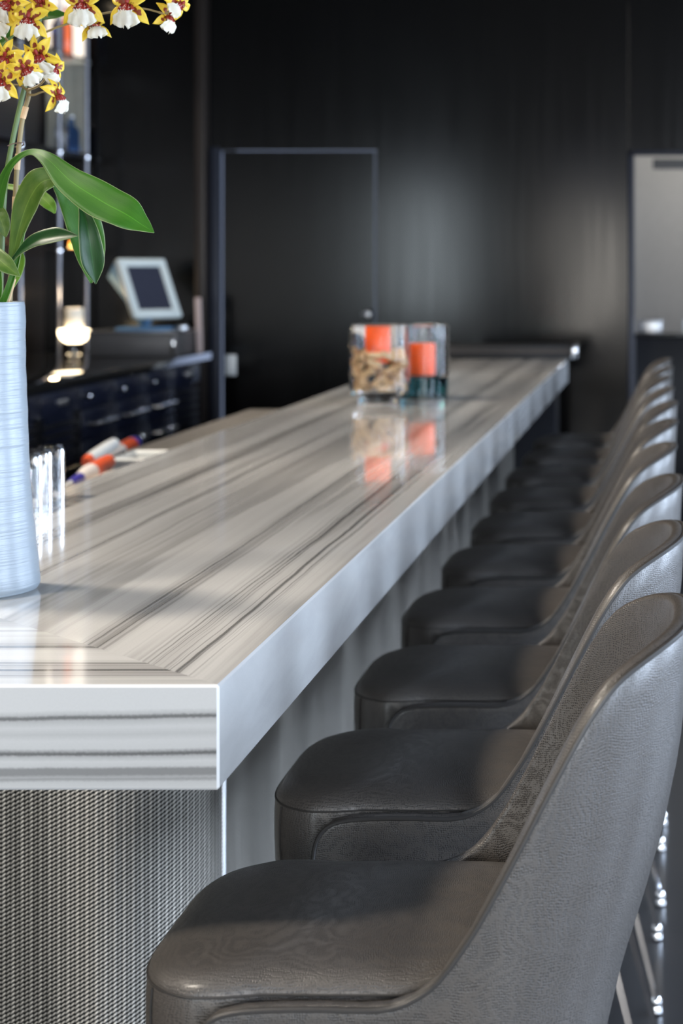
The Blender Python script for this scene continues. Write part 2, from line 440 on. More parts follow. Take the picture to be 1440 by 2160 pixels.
struct(MB().box(DX0-.010, DX1+.006, WY-.004, WY+.001, DTOP+.006, DTOP+.012).box(DX1+.006, DX1+.012, WY-.004, WY+.001, 0, DTOP+.016).build('trim_5', M['black']))
struct(MB().box(-2.475, DX0-.07, WY-.10, WY, 0, 3.3, .004).build('trim_2', M['trim_brown']))
struct(MB().box(OX0, OX0+.03, WY-.02, WY+.36, 0, DTOP, .003).box(OX0, 1.3, WY-.02, WY+.05, DTOP-.02, DTOP+.006, .003).build('trim_3', M['trim_blue']))
struct(MB().box(OX0+.13, 1.3, WY+.30, WY+.36, DTOP-.075, DTOP-.02).build('trim_4', M['black']))
struct(MB().box(-3.4, -3.3, -4, WY+.35, 0, 3.3).build('wall_left', M['dark_wood'], smooth=False))
# room beyond the opening
struct(MB().box(-.8, 3, 12.2, 12.3, 0, 3.3).build('wall_beyond', M['grey_wall'], smooth=False))
area('room_lamp', (.7, 11.1, 3.1), (.5, 12.2, 1.3), 1.2, .5, 14, (1, .97, .92))
# right wall with window bays; wall behind the camera with window bays
mb = MB()
bays = [(-2.4, -.8), (.8, 2.4), (4.0, 5.6), (6.8, 8.4)]
ys = [-4]+[y for b in bays for y in b]+[WY+.35]
mb.box(4.0, 4.2, -4, WY+.35, 0, .5); mb.box(4.0, 4.2, -4, WY+.35, 3.0, 3.3)
for i in range(0, len(ys), 2): mb.box(4.0, 4.2, ys[i], ys[i+1], .5, 3.0)
struct(mb.build('wall_right', M['dark_wood'], smooth=False))
for i, (a, b) in enumerate(bays):
    m2 = MB()
    for y in (a, (a+b)/2-.02, b-.04): m2.box(4.04, 4.10, y, y+.04, .5, 3.0)
    for z in (.5, 2.2, 2.96): m2.box(4.045, 4.095, a, b, z, z+.04)
    struct(m2.build('window_%d' % (i+1), M['trim_blue'], smooth=False))
mb = MB(); wins = [(-3.75+.05, -2.6), (-1.4, -.3), (.7, 2.5)]
xs = [-4]+[x for b in wins for x in b]+[4.2]
mb.box(-4, 4.2, -3.5, -3.3, 0, .4); mb.box(-4, 4.2, -3.5, -3.3, 2.9, 3.3)
for i in range(0, len(xs), 2): mb.box(xs[i], xs[i+1], -3.5, -3.3, .4, 2.9)
struct(mb.build('wall_back', M['dark_wood'], smooth=False))

# ------------------------------------------------------------------ bar counter (L-shaped, mitred)
BX, BY, BZ, BT = -.460, 1.863, 1.07, .109
BW = .717; BEND = 8.64; WL = -3.0
def counter():
    me = bpy.data.meshes.new('bar_countertop'); bm = bmesh.new(); ul = bm.loops.layers.uv.new('UVMap')
    r = .0025
    def face(pts, uvs, mi):
        vs = [bm.verts.new(p) for p in pts]; f = bm.faces.new(vs); f.material_index = mi
        for lp, q in zip(f.loops, uvs): lp[ul].uv = q
    z1, z0 = BZ, BZ-BT
    A = (BX-r, BY+r); I = (BX-BW, BY+BW)      # outer / inner corner
    E = (BX-r, BEND); G = (BX-BW, BEND); H = (WL, BY+r); K = (WL, BY+BW)
    um = lambda p: (p[1], BX-p[0]); uw = lambda p: (-p[0]+7.3, p[1]-BY)
    face([(*p, z1) for p in (A, E, G, I)], [um(p) for p in (A, E, G, I)], 0)
    face([(*p, z1) for p in (A, I, K, H)], [uw(p) for p in (A, I, K, H)], 0)
    # side facing the stools
    face([(BX, BY+r, z0+r), (BX, BEND, z0+r), (BX, BEND, z1-r), (BX, BY+r, z1-r)], [(BY, BT), (BEND, BT), (BEND, 0), (BY, 0)], 1)
    face([(WL, BY, z0+r), (BX-r, BY, z0+r), (BX-r, BY, z1-r), (WL, BY, z1-r)], [(WL, BT), (BX, BT), (BX, 0), (WL, 0)], 2)
    # eased edges
    face([(BX, BY+r, z1-r), (BX, BEND, z1-r), (BX-r, BEND, z1), (BX-r, BY+r, z1)], [(BY, .2)]*4, 1)
    face([(WL, BY, z1-r), (BX-r, BY, z1-r), (BX-r, BY+r, z1), (WL, BY+r, z1)], [(.3, .2)]*4, 1)
    face([(BX-r, BY, z0+r), (BX, BY+r, z0+r), (BX, BY+r, z1-r), (BX-r, BY, z1-r)], [(.4, .2)]*4, 1)
    face([(BX-r, BY, z1-r), (BX, BY+r, z1-r), (BX-r, BY+r, z1)], [(.4, .2)]*3, 1)
    face([(BX, BY+r, z0+r), (BX-r, BY+r, z0), (BX-r, BEND, z0), (BX, BEND, z0+r)], [(BY, .2)]*4, 1)
    face([(BX-r, BY, z0+r), (WL, BY, z0+r), (WL, BY+r, z0), (BX-r, BY+r, z0)], [(.3, .2)]*4, 1)
    face([(BX-r, BY, z0+r), (BX-r, BY+r, z0), (BX, BY+r, z0+r)], [(.3, .2)]*3, 1)
    # inner sides, ends, underside
    face([(*I, z0), (*I, z1), (*G, z1), (*G, z0)], [(BY, BT), (BY, 0), (BEND, 0), (BEND, BT)], 1)
    face([(*K, z0), (*K, z1), (*I, z1), (*I, z0)], [(0, BT), (0, 0), (2, 0), (2, BT)], 1)
    face([(BX, BEND, z0), (BX-BW, BEND, z0), (BX-BW, BEND, z1), (BX, BEND, z1)], [(0, BT), (.7, BT), (.7, 0), (0, 0)], 1)
    face([(*p, z0) for p in (A, I, G, E)], [um(p) for p in (A, I, G, E)], 1)
    face([(*p, z0) for p in (A, H, K, I)], [uw(p) for p in (A, H, K, I)], 1)
    bm.to_mesh(me); bm.free()
    for m in ('marble', 'marble_edge', 'marble_front'): me.materials.append(M[m])
    o = bpy.data.objects.new('bar_countertop', me); COL.objects.link(o); return o
tag(counter(), 'long grey and white striped marble bar top with thick polished edge', 'countertop')
# base cabinet clad in woven metal mesh
cx, cy, cr = -.711, 2.69, .21      # side plane, front plane, corner radius
base = empty('bar_counter', (cx-.3, cy+.2, 0))
tag(base, 'bar front clad in woven silver wire mesh under the marble top', 'bar')
def off(o):
    o.location = o.location - base.location; return o
def mesh_panel(pts, parent):
    z0, z1 = .06, BZ-BT-.001; vs = []; uv = []; fs = []; L = 0; n = len(pts)
    for i, p in enumerate(pts):
        if i: L += (Vector(p)-Vector(pts[i-1])).length
        a = Vector(pts[max(i-1, 0)]); b = Vector(pts[min(i+1, n-1)]); t_ = (b-a).normalized(); nn = Vector((-t_.y, t_.x))*.006
        for q, z in ((Vector((0, 0)), z0), (Vector((0, 0)), z1), (nn, z1), (nn, z0)):
            vs.append((p[0]+q.x, p[1]+q.y, z)); uv.append((L, z))
    for i in range(n-1):
        for k in range(4):
            l = (k+1) % 4; fs.append((i*4+k, (i+1)*4+k, (i+1)*4+l, i*4+l))
    fs.append((3, 2, 1, 0)); fs.append(tuple((n-1)*4+k for k in range(4)))
    return mesh_obj('mesh_panel', vs, fs, M['mesh'], parent, True, uv, 40)
arc = [(cx-cr+cr*math.sin(R(a)), cy+cr-cr*math.cos(R(a))) for a in range(0, 91, 6)]
off(mesh_panel([(WL+.1, cy)]+arc, base))
off(mesh_panel([(cx, cy+cr+.012), (cx, BEND-.1)], base))
off(MB().tube([(cx-.001, cy+cr+.006, .06), (cx-.001, cy+cr+.006, BZ-BT-.001)], .006, 12).build('corner_trim', M['chrome'], base))
off(MB().box(WL+.1, cx-cr, cy+.012, BY+BW+.25, .005, BZ-BT-.002).box(BX-BW+.12, cx-.012, cy+cr, BEND-.1, .005, BZ-BT-.002).build('carcass', M['black'], base))
# raised black tray at the far end
tt = empty('service_ledge', (-.74, 8.8, BZ-.4))
tag(tt, 'low black ledge box closing off the far end of the marble bar', 'ledge')
m_ = MB().box(-.32, .22, -.155, .155, -.67, .03, .004).build('ledge_body', M['black'], tt)
MB().box(-.32, .32, -.15, .16, .4, .462, .006).build('ledge_top', M['black_matt'], tt)
m_.location = (0, 0, 0)
for v in m_.data.vertices:
    if v.co.z > -.1: v.co.z = .4
MB().box(-.31, .29, -.156, -.150, .425, .448).build('ledge_rail', M['trim_brown'], tt)
MB().box(.295, .324, -.165, .10, .40, .468, .006).build('end_cap', M['chrome'], tt)

# ------------------------------------------------------------------ bar stools
LZ0 = .655
XR = [(.60, -.085), (.68, -.062), (.76, -.043), (.83, -.020), (.90, .000), (.98, .017), (1.06, .026), (1.14, .030)]
RIM = [(-.466, .700), (-.463, .735), (-.455, .756), (-.440, .769), (-.415, .775), (-.36, .778), (-.30, .776), (-.27, .777), (-.245, .786), (-.22, .805), (-.195, .838), (-.165, .890), (-.137, .942),
       (-.11, .994), (-.085, 1.040), (-.065, 1.072), (-.0445, 1.095), (-.01, 1.114), (.02, 1.126), (.04, 1.131)]
XC = -.22
def halfw(z): return .212+.020*max(0, min(1, (z-.66)/.42))
def shell_pt(kind, a, z, inset=0):
    W = halfw(z)-inset
    if kind == 's':   # straight side; a = x, sign by caller
        return a, W
    n = 2/2.7
    c = abs(math.cos(a))**n; s = abs(math.sin(a))**n*(1 if a >= 0 else -1)
    return XC+(interp(XR, z)-inset-XC)*c, W*s
def smooth_interp(tab, x):
    h = .012; return (interp(tab, x-h)+2*interp(tab, x)+interp(tab, x+h))/4 if x > -.40 else interp(tab, x)
def rim_z(kind, a):
    if kind == 's': return smooth_interp(RIM, a)
    z = .9
    lo, hi = .70, 1.16
    for _ in range(40):
        z = (lo+hi)/2
        x, _y = shell_pt('r', a, z)
        if smooth_interp(RIM, x) > z: lo = z
        else: hi = z
    return z
def make_stool():
    root = empty('bar_stool', (0, 0, 0))
    cols = []
    fr = [-.466, -.463, -.455, -.440, -.415, -.38, -.34, -.30, -.27, -.245, XC]
    for x in fr: cols.append(('s', x, -1))
    NA = 38
    for i in range(1, NA): cols.append(('r', -PI/2+PI*i/NA, 0))
    for x in fr[::-1]: cols.append(('s', x, 1))
    T = .019; rows = 16; vs = []; uvs = []
    rim_path = []; seam_path = []
    def pt(k, a, sg, z, ins):
        x, y = shell_pt(k, a, z, ins)
        if k == 's': y *= sg
        return Vector((x, y, z))
    for (k, a, sg) in cols:
        zt = rim_z(k, a)
        col = []
        rr = T/2
        for j in range(rows):
            tt_ = j/(rows-1); z = LZ0+(zt-rr*.7-LZ0)*tt_
            p = pt(k, a, sg, z, 0)
            # slight belly of the upholstery
            col.append(p)
        ctr0 = pt(k, a, sg, zt-rr*.7, 0); ctr1 = pt(k, a, sg, zt-rr*.7, T)
        mid = (ctr0+ctr1)/2; hv = (ctr0-ctr1)/2
        for q in (30, 60, 90, 120, 150):
            col.append(mid+hv*math.cos(R(q))+Vector((0, 0, rr*.7*math.sin(R(q)))))
        for j in range(rows):
            tt_ = 1-j/(rows-1); z = max(LZ0, .69)+(zt-rr*.7-max(LZ0, .69))*tt_ if zt > .70 else LZ0+(zt-LZ0)*tt_
            col.append(pt(k, a, sg, z, T))
        rim_path.append(ctr0+(ctr0-ctr1).normalized()*.0006+Vector((0, 0, .003)))
        seam_path.append(ctr1+Vector((0, 0, .003)))
        vs += col
    n = len(vs)//len(cols); fs = []
    for i in range(len(cols)-1):
        for j in range(n-1):
            fs.append((i*n+j, (i+1)*n+j, (i+1)*n+j+1, i*n+j+1))
        fs.append((i*n+n-1, (i+1)*n+n-1, (i+1)*n, i*n))
    fs.append(tuple(range(n))); fs.append(tuple((len(cols)-1)*n+j for j in range(n))[::-1])
    o = mesh_obj('backrest', vs, fs, M['leather'], root, True, None, 60)
    front = [pt('s', -.466, -1, z, 0)+Vector((-.001, -.0005, 0)) for z in (.66, .68)]
    front2 = [pt('s', -.466, 1, z, 0)+Vector((-.001, .0005, 0)) for z in (.68, .66)]
    MB().tube(catmull(front+rim_path+front2, 3), .0030, 8).build('piping', M['piping'], o)
    # seat cushion: concentric rings
    out = []
    N = 96
    def outline(i):
        a = 2*PI*i/N
        ca, sa = math.cos(a), math.sin(a)
        if ca > 0:      # rear half
            e = 2/2.7; x = -.25+(.250-.066)*abs(ca)**e; y = .186*abs(sa)**e*(1 if sa > 0 else -1)
        else:
            e = 2/4.2; x = -.25-.292*abs(ca)**e; y = .186*abs(sa)**e*(1 if sa > 0 else -1)
        if x < -.40: y *= 1+min(1, (-.40-x)/.075)*.135
        return x, y
    ol = [outline(i) for i in range(N)]
    ctr = Vector((-.29, 0))
    layers = [(.968, .668), (.990, .675), (1.0, .69), (1.004, .72), (1.004, .752), (1.0, .7700), (.992, .7775), (.978, .783), (.95, .788), (.88, .7945), (.75, .800), (.55, .804), (.3, .806), (.08, .8065)]
    vs = []; fs = []
    for s_, z in layers:
        for (x, y) in ol:
            dip = 0
            vs.append(Vector((ctr.x+(x-ctr.x)*s_, y*s_, z+dip)))
    for l in range(len(layers)-1):
        for i in range(N):
            k = (i+1) % N
            fs.append((l*N+i, l*N+k, (l+1)*N+k, (l+1)*N+i))
    fs.append(tuple(range(N))[::-1]); fs.append(tuple((len(layers)-1)*N+i for i in range(N)))
    st = mesh_obj('seat', vs, fs, M['leather'], root, True, None, 70)
    MB().tube([Vector((ctr.x+(x-ctr.x)*.9975, y*.9975, .7745)) for x, y in ol], .0013, 6, closed=True).build('stitched_seam', M['piping'], st)
    for sy in (-1, 1):   # vertical seams at the front corners of the boxing
        i = min(range(N), key=lambda q: abs(ol[q][0]+.515)+(.2 if ol[q][1]*sy < 0 else 0))
        x, y = ol[i]
        MB().tube([(x-.001, y*1.003, .70), (x-.0025, y*1.008, .72), (x-.0025, y*1.008, .752), (x-.001, y*1.003, .772)], .0013, 6).build('stitched_seam', M['piping'], st)
    MB().box(-.42, -.10, -.16, .16, .645, .672, .006).build('seat_pan', M['black_matt'], root)
    for (tx, fx) in ((-.17, -.012), (-.38, -.50)):
        for sy in (-1, 1):
            a = Vector((tx, sy*.150, .650)); b = Vector((fx, sy*.200, .030))
            lg = MB().tube([a, b], [.0105, .0075], 4).build('leg', M['chrome'], root, True, 30)
            MB().lathe([(0, 0), (.010, 0), (.0135, .004), (.0135, .010), (.011, .017), (.0125, .022), (.012, .030), (.008, .036), (0, .037)], 20, (fx, sy*.2, 0)).build('foot', M['chrome'], lg)
    return root
stool = make_stool()
SC, SP = 1.985, .615
ords = ['nearest grey lizard leather bar stool, largest in the front corner', 'second bar stool from the near end, directly behind the largest one',
 'third bar stool from the near end with brown-lit inner back', 'fourth bar stool from the near end, soft focus grey leather', 'fifth grey leather bar stool counted from the near end of the bar',
 'sixth grey leather bar stool counted from the near end of the bar', 'seventh grey leather bar stool counted from the near end, blurred', 'third bar stool from the far end, small and blurred',
 'second to last blurred bar stool near the far end of the bar', 'farthest bar stool, last of the row by the dark wall']
jit = [0, 0, .004, -.004, .003, .008, 0, -.006, .004, 0]
for k in range(10):
    s = stool if k == 0 else copy_tree(stool)
    s.location = (jit[k], SC+SP*k, 0)
    tag(s, ords[k], 'bar stool', 'leather bar stools along the marble bar')

# ------------------------------------------------------------------ vase and orchid
VC = Vector((-.928, 2.40, BZ))
prof = [(0, 0), (.080, 0), (.088, .003), (.0915, .010), (.0915, .018), (.0885, .045), (.0855, .08), (.0825, .115), (.0800, .15), (.0775, .20), (.0762, .25), (.0745, .30), (.0735, .36), (.0728, .380), (.0715, .3865), (.068, .3868), (.0665, .383), (.066, .36), (.066, .03), (0, .02)]
pr2 = []
for (a, b), (c_, d_) in zip(prof, prof[1:]):
    for q in range(6): pr2.append((a+(c_-a)*q/6, b+(d_-b)*q/6))
pr2.append(prof[-1])
vo_ = MB().lathe(pr2, 96, wob=lambda a, z: .006*math.sin(2*a+z*17)+.005*math.sin(3*a-z*31+1)+.0035*math.sin(z*160+2*math.sin(a))).build('vase', M['ceramic'], None, True, 60)
vo_.location = VC
tag(vo_, 'tall pale blue-white ribbed ceramic vase on the marble counter', 'vase')

orch = empty('orchid_plant', (VC.x, VC.y, BZ+.30))
tag(orch, 'orchid with yellow spotted white-lipped blooms and green strap leaves in vase', 'plant')
OL = orch.location.copy()
def leaf(pts, ws, mat, nrm=(.1, -1, .5), fold=.14, name='leaf', k=8):
    """pts: world points of the midrib; ws: half widths; a strap leaf folded along the midrib"""
    c_ = catmull(pts, k); n = len(c_); W = catmull([(w_, 0, 0) for w_ in ws], k)
    vs = []; fs = []; uv = []; A = 9; N0 = Vector(nrm).normalized() if not callable(nrm) else None
    for i, p in enumerate(c_):
        t_ = (c_[min(i+1, n-1)]-c_[max(i-1, 0)]).normalized()
        nn = N0 if N0 else Vector(nrm(i/(n-1))).normalized()
        sd = t_.cross(nn).normalized(); nn = sd.cross(t_).normalized()
        for a in range(A):
            q = a/(A-1)*2-1; w_ = max(W[i].x, .0006)
            wav = .05*math.sin(i*.5+q*2)*w_*q
            vs.append(p-OL+sd*q*w_+nn*(abs(q)**1.4*fold*w_*2+wav)); uv.append((a/(A-1), i/(n-1)))
    for i in range(n-1):
        for a in range(A-1):
            fs.append((i*A+a, i*A+a+1, (i+1)*A+a+1, (i+1)*A+a))
    o = mesh_obj(name, vs, fs, mat, orch, True, uv, 80)
    md = o.modifiers.new('thickness', 'SOLIDIFY'); md.thickness = .0009; md.offset = 0
    return o
px = lambda *a: P(*a)
S = 2.40/F
# big arching leaf to the right
leaf([px(-20, 560, 2.42), px(-6, 470, 2.41), px(2, 400, 2.40), (px(24, 348, 2.38)), px(62, 321, 2.36), px(98, 334, 2.33), px(150, 383, 2.30), px(215, 425, 2.28), px(265, 452, 2.27), px(300, 475, 2.27), px(325, 491, 2.27)],
     [5*S, 10*S, 13*S, 9*S, 7*S, 15*S, 31*S, 41*S, 37*S, 19*S, 1*S], M['leaf'], lambda t_: (-.1+.5*t_, -1+.3*t_, .25+.25*t_), .05)
# broad olive leaf rising then drooping
leaf([px(22, 580, 2.40), px(36, 500, 2.385), px(58, 430, 2.375), px(84, 388, 2.36), px(112, 377, 2.36)], [5*S, 14*S, 26*S, 30*S, 20*S], M['leaf_olive'], (.15, -1, .35), .18)
leaf([px(100, 378, 2.365), px(126, 384, 2.37), px(158, 425, 2.38), px(182, 490, 2.39), px(192, 550, 2.40), px(192, 597, 2.40)], [12*S, 20*S, 32*S, 35*S, 26*S, 2*S], M['leaf'], (.25, -1, .1), .10)
# dark hanging leaf in front
leaf([px(166, 410, 2.36), px(178, 450, 2.345), px(188, 500, 2.34), px(196, 555, 2.345), px(202, 599, 2.35)], [2*S, 11*S, 21*S, 22*S, 1*S], M['leaf_dark'], (.35, -1, .1), .22)
# small dark leaf pointing right
leaf([px(18, 562, 2.385), px(45, 530, 2.36), px(80, 508, 2.35), px(120, 500, 2.34), px(164, 497, 2.33)], [4*S, 10*S, 17*S, 19*S, 1*S], M['leaf_dark'], (.05, -1, .6), .2)
leaf([px(5, 392, 2.47), px(40, 398, 2.46), px(80, 412, 2.45), px(105, 432, 2.44), px(116, 450, 2.44)], [6*S, 8*S, 14*S, 13*S, 2*S], M['leaf_lime'], (.1, -1, .4), .1)
leaf([px(-20, 430, 2.42), px(-2, 455, 2.40), px(8, 480, 2.40), px(12, 500, 2.40)], [12*S, 18*S, 14*S, 2*S], M['leaf_olive'], (0, -1, .4), .1)
leaf([px(-30, 520, 2.38), px(-10, 540, 2.36), px(15, 562, 2.35), px(42, 583, 2.35)], [12*S, 18*S, 17*S, 1*S], M['leaf_olive'], (0, -1, .6), .15)
leaf([px(20, 610, 2.42), px(33, 575, 2.42), px(38, 545, 2.42), px(30, 515, 2.42)], [7*S, 14*S, 15*S, 2*S], M['leaf_lime'], (.1, -1, .2), .1)
leaf([px(6, 640, 2.375), px(18, 610, 2.37), px(34, 560, 2.37), px(52, 490, 2.37)], [8*S, 7*S, 6*S, 1*S], M['leaf'], (.1, -1, .2), .25)
leaf([px(-8, 640, 2.38), px(-4, 600, 2.365), px(-6, 560, 2.36), px(-12, 520, 2.36)], [12*S, 10*S, 8*S, 2*S], M['leaf'], (.1, -1, .1), .2)
# leaves up behind the blooms
leaf([px(-30, 110, 2.5), px(0, 88, 2.5), px(30, 62, 2.5), px(60, 40, 2.5)], [10*S, 15*S, 12*S, 2*S], M['leaf'], (0, -1, .3), .1)
leaf([px(70, 40, 2.5), px(95, 33, 2.5), px(120, 30, 2.5), px(142, 30, 2.5)], [5*S, 11*S, 10*S, 1*S], M['leaf'], (0, -1, .3), .1)
def stem(pts, r, mat, name='stem', seg=10):
    c_ = catmull(pts, 8); n = len(c_)
    rs = [r[0]+(r[1]-r[0])*i/(n-1) for i in range(n)] if isinstance(r, tuple) else r
    o = MB().tube([p-OL for p in c_], rs, seg).build(name, mat, orch); return o
stem([px(20, 650, 2.42), px(24, 560, 2.42), px(30, 460, 2.42), px(37, 340, 2.42), px(48, 250, 2.42), px(60, 205, 2.42), px(60, 185, 2.42)], (5.5*S, 4.5*S), M['stem_brown'])
stem([px(0, 640, 2.425), px(4, 520, 2.44), px(10, 400, 2.45), px(24, 310, 2.45), px(42, 225, 2.45), px(60, 150, 2.45), px(80, 60, 2.45), px(95, -30, 2.45)], (6*S, 4.5*S), M['stem'])
stem([px(12, 650, 2.41), px(20, 625, 2.405), px(30, 588, 2.40)], (4*S, 4*S), M['sheath'], 'stake')
for y0, y1 in ((325, 358), (415, 442), (505, 530), (225, 250)):
    xx = lambda y: interp([(185, 60), (205, 60), (250, 48), (340, 37), (460, 30), (560, 24), (650, 20)], y)
    stem([px(xx(y0), y0, 2.419), px(xx((y0+y1)/2), (y0+y1)/2, 2.419), px(xx(y1), y1, 2.419)], (6.3*S, 6.0*S), M['sheath'], 'stem_sheath')
wr_ = [px(16, 308, 2.40), px(28, 303, 2.405), px(46, 301, 2.41), px(50, 305, 2.43), px(40, 309, 2.46), px(22, 311, 2.46)]
MB().tube([p-OL for p in catmull(wr_, 6)], 1.2*S, 6).build('tie_wire', M['wire'], orch)
for pts in ([(60, 200), (72, 200), (85, 195), (106, 190)], [(58, 150), (78, 82), (110, 62), (150, 48), (200, 32), (260, 22), (300, 18), (335, 26)], [(-20, 50), (0, 66), (22, 92), (45, 108), (60, 120)],
            [(60, 195), (52, 186), (38, 180), (10, 178)], [(335, 26), (350, 28), (372, 12)], [(62, 150), (75, 130), (85, 118)], [(60, 190), (85, 178), (108, 150), (112, 150)], [(180, 38), (190, 50), (192, 62)]):
    stem([px(a, b, 2.41) for a, b in pts], (2.8*S, 2.0*S), M['stem_brown'], 'flower_stalk', 8)

def make_flower():
    """faces local -Y, lip hangs along -Z"""
    vs = []; fs = []; uv = []
    def petal(ang, L, Wd, curl, off_, idx, side=0):
        nL, nW = 9, 5; b0 = len(vs)
        d_ = Vector((math.sin(ang), 0, math.cos(ang))); sd = Vector((math.cos(ang), 0, -math.sin(ang)))
        for i in range(nL):
            t_ = i/(nL-1); w_ = Wd*(math.sin(PI*min(1, t_*.86+.08))**.75)*(1 if t_ < .85 else (1-t_)/.15*.8+.05)
            for j in range(nW):
                q = j/(nW-1)*2-1
                y = -off_-curl*math.sin(t_*PI*.9)+.9*curl*t_*t_*2.0+abs(q)*w_*.35*(-1)
                vs.append(d_*(L*t_)+sd*(q*w_+side*t_*t_*L*.18)+Vector((0, y, 0)))
                uv.append((j/(nW-1), idx+min(t_, .99)))
        for i in range(nL-1):
            for j in range(nW-1):
                a = b0+i*nW+j; fs.append((a, a+1, a+nW+1, a+nW))
    petal(0, .025, .0060, .004, 0, 0)
    petal(R(64), .026, .0078, .005, .001, 1, -1); petal(R(-64), .026, .0078, .005, .001, 2, 1)
    petal(R(122), .030, .0066, .003, -.001, 3, 1); petal(R(-122), .030, .0066, .003, -.001, 4, -1)
    root = mesh_obj('flower', vs, fs, M['petal'], orch, True, uv, 80)
    md = root.modifiers.new('thickness', 'SOLIDIFY'); md.thickness = .0005
    # lip: a waisted frill
    vs = []; fs = []; uv = []; nL, nW = 15, 13
    for i in range(nL):
        t_ = i/(nL-1)
        w_ = interp([(0, .0045), (.12, .0080), (.28, .0090), (.38, .0072), (.5, .0115), (.7, .0155), (.88, .0150), (.95, .0130), (1, .0095)], t_)*(1+.07*math.sin(t_*23+1))
        for j in range(nW):
            q = j/(nW-1)*2-1
            z = -.029*t_+.004*q*q*t_ + (.0035*math.exp(-(q/.16)**2) if t_ > .8 else 0)*(t_-.8)*5
            y = -.005-.005*math.sin(PI*min(1, t_*1.2))+.0016*math.sin(q*9+t_*4)*t_+.003*(1-abs(q))*(-1)+.0022*abs(q)*(t_ < .35)*math.cos(j*PI)
            vs.append(Vector((q*w_, y, z+.0012*math.sin(q*13)*t_))); uv.append((j/(nW-1), t_))
    for i in range(nL-1):
        for j in range(nW-1):
            a = i*nW+j; fs.append((a, a+1, a+nW+1, a+nW))
    lp = mesh_obj('lip', vs, fs, M['lip'], root, True, uv, 80)
    md = lp.modifiers.new('thickness', 'SOLIDIFY'); md.thickness = .0005
    MB().lathe([(0, -.003), (.002, -.002), (.0028, .001), (.0022, .004), (0, .006)], 10, (0, -.007, .003)).build('column', M['lip'], root)
    return root
fl = make_flower()
# px, py of the column, depth, roll, yaw, pitch, size
flowers = [(62, 42, 2.37, 3, 5, -12, 1.02), (175, 10, 2.37, -2, 5, -10, 1.12), (197, 58, 2.42, -14, 20, -35, .82), (272, 12, 2.38, 0, -5, -10, 1.12), (352, 34, 2.42, 12, 62, 0, .80),
  (378, 8, 2.40, 50, 50, 10, .72), (84, 112, 2.36, -12, -12, 28, .95), (14, 118, 2.38, 25, -10, 20, .92), (52, 142, 2.35, -35, 20, 18, .86), (2, 168, 2.36, 8, 5, 0, 1.0),
  (112, 142, 2.40, 18, 55, 10, .78), (116, 200, 2.39, -14, 70, -5, .88), (22, 5, 2.38, 40, -15, 10, .95), (-6, 42, 2.40, -30, -20, 0, 1.0), (88, 5, 2.42, 170, 0, 20, .8)]
for i, (a, b, D, roll, yaw, pit, sc) in enumerate(flowers):
    f = fl if i == 0 else copy_tree(fl, orch)
    f.location = px(a, b, D)-OL
    f.rotation_euler = (Matrix.Rotation(R(yaw), 3, 'Z') @ Matrix.Rotation(R(pit), 3, 'X') @ Matrix.Rotation(R(roll), 3, 'Y')).to_euler()
    f.scale = (sc*1.05,)*3

# ------------------------------------------------------------------ inverted tumblers at the inner edge
def tumbler():
    r, h = .026, .100
    p = [(0, h), (r*.80, h), (r*.93, h-.004), (r*.98, h-.012), (r, .02), (r, .001), (r-.001, 0), (r-.0025, .001), (r-.003, .02), (r-.0045, h-.028), (r*.55, h-.022), (0, h-.020)]
    return MB().lathe(p, 40, wob=lambda a, z: .022*math.cos(a*8)*math.cos(z*60)).build('glass_tumbler', M['thin_glass'], None, True, 40)
tb = tumbler()
tpos = [(-1.149, 3.375), (-1.151, 3.313), (-1.148, 3.252), (-1.150, 3.190)]
tl = ['clear upturned glass tumbler at the right end of the short row', 'clear upturned glass tumbler second from the right in the short row', 'clear upturned glass tumbler half hidden beside the vase edge',
      'clear upturned glass tumbler hidden mostly behind the pale vase']
for i, (a, D) in enumerate(tpos):
    o = tb if i == 0 else tb.copy()
    if i: COL.objects.link(o)
    o.location = (a, D, BZ)
    tag(o, tl[i], 'glass', 'upturned tumblers beside the vase')

# ------------------------------------------------------------------ bartender side: ledge, mat, bin, bottles
wk = empty('work_station', (-1.42, 5.0, 0))
tag(wk, 'dark lower work station ledge behind the marble bar', 'work station')
MB().box(-.13, .222, .10, 1.72, .02, .965, .004).build('ledge', M['black'], wk)
mt = MB().box(-.125, .218, -.76, .80, 0, .014, .004).build('drain_mat', M['mat'], None)
mt.location = (-1.42, 5.91, .965); tag(mt, 'grey ribbed rubber drain mat on the ledge behind the bar', 'mat')
bn = empty('storage_bin', (-1.36, 4.97, 0)); tag(bn, 'white plastic bin tucked behind the inner edge of the bar', 'bin')
bb = MB()
bb.box(-.128, .128, -.12, -.112, .0, .985, .003); bb.box(-.128, .128, .092, .10, .0, .985, .003)
bb.box(-.128, -.12, -.12, .10, .0, .985, .003); bb.box(.12, .128, -.12, .10, .0, .985, .003); bb.box(-.12, .12, -.112, .092, 0, .01)
bb.build('bin_body', M['white_plastic'], bn)
MB().tube([(-.128, -.12, .985), (.128, -.12, .985), (.128, .10, .985), (-.128, .10, .985)], .006, 8, closed=True).build('rim', M['white_plastic'], bn)
M['violet'] = simple('violet_plastic', (.06, .05, .38), .35)
M['label_red'] = simple('red_orange_label', (.75, .10, .03), .5, 0, .3, 60)
M['label_pale'] = simple('pale_label', (.80, .72, .66), .5, 0, .25, 70)
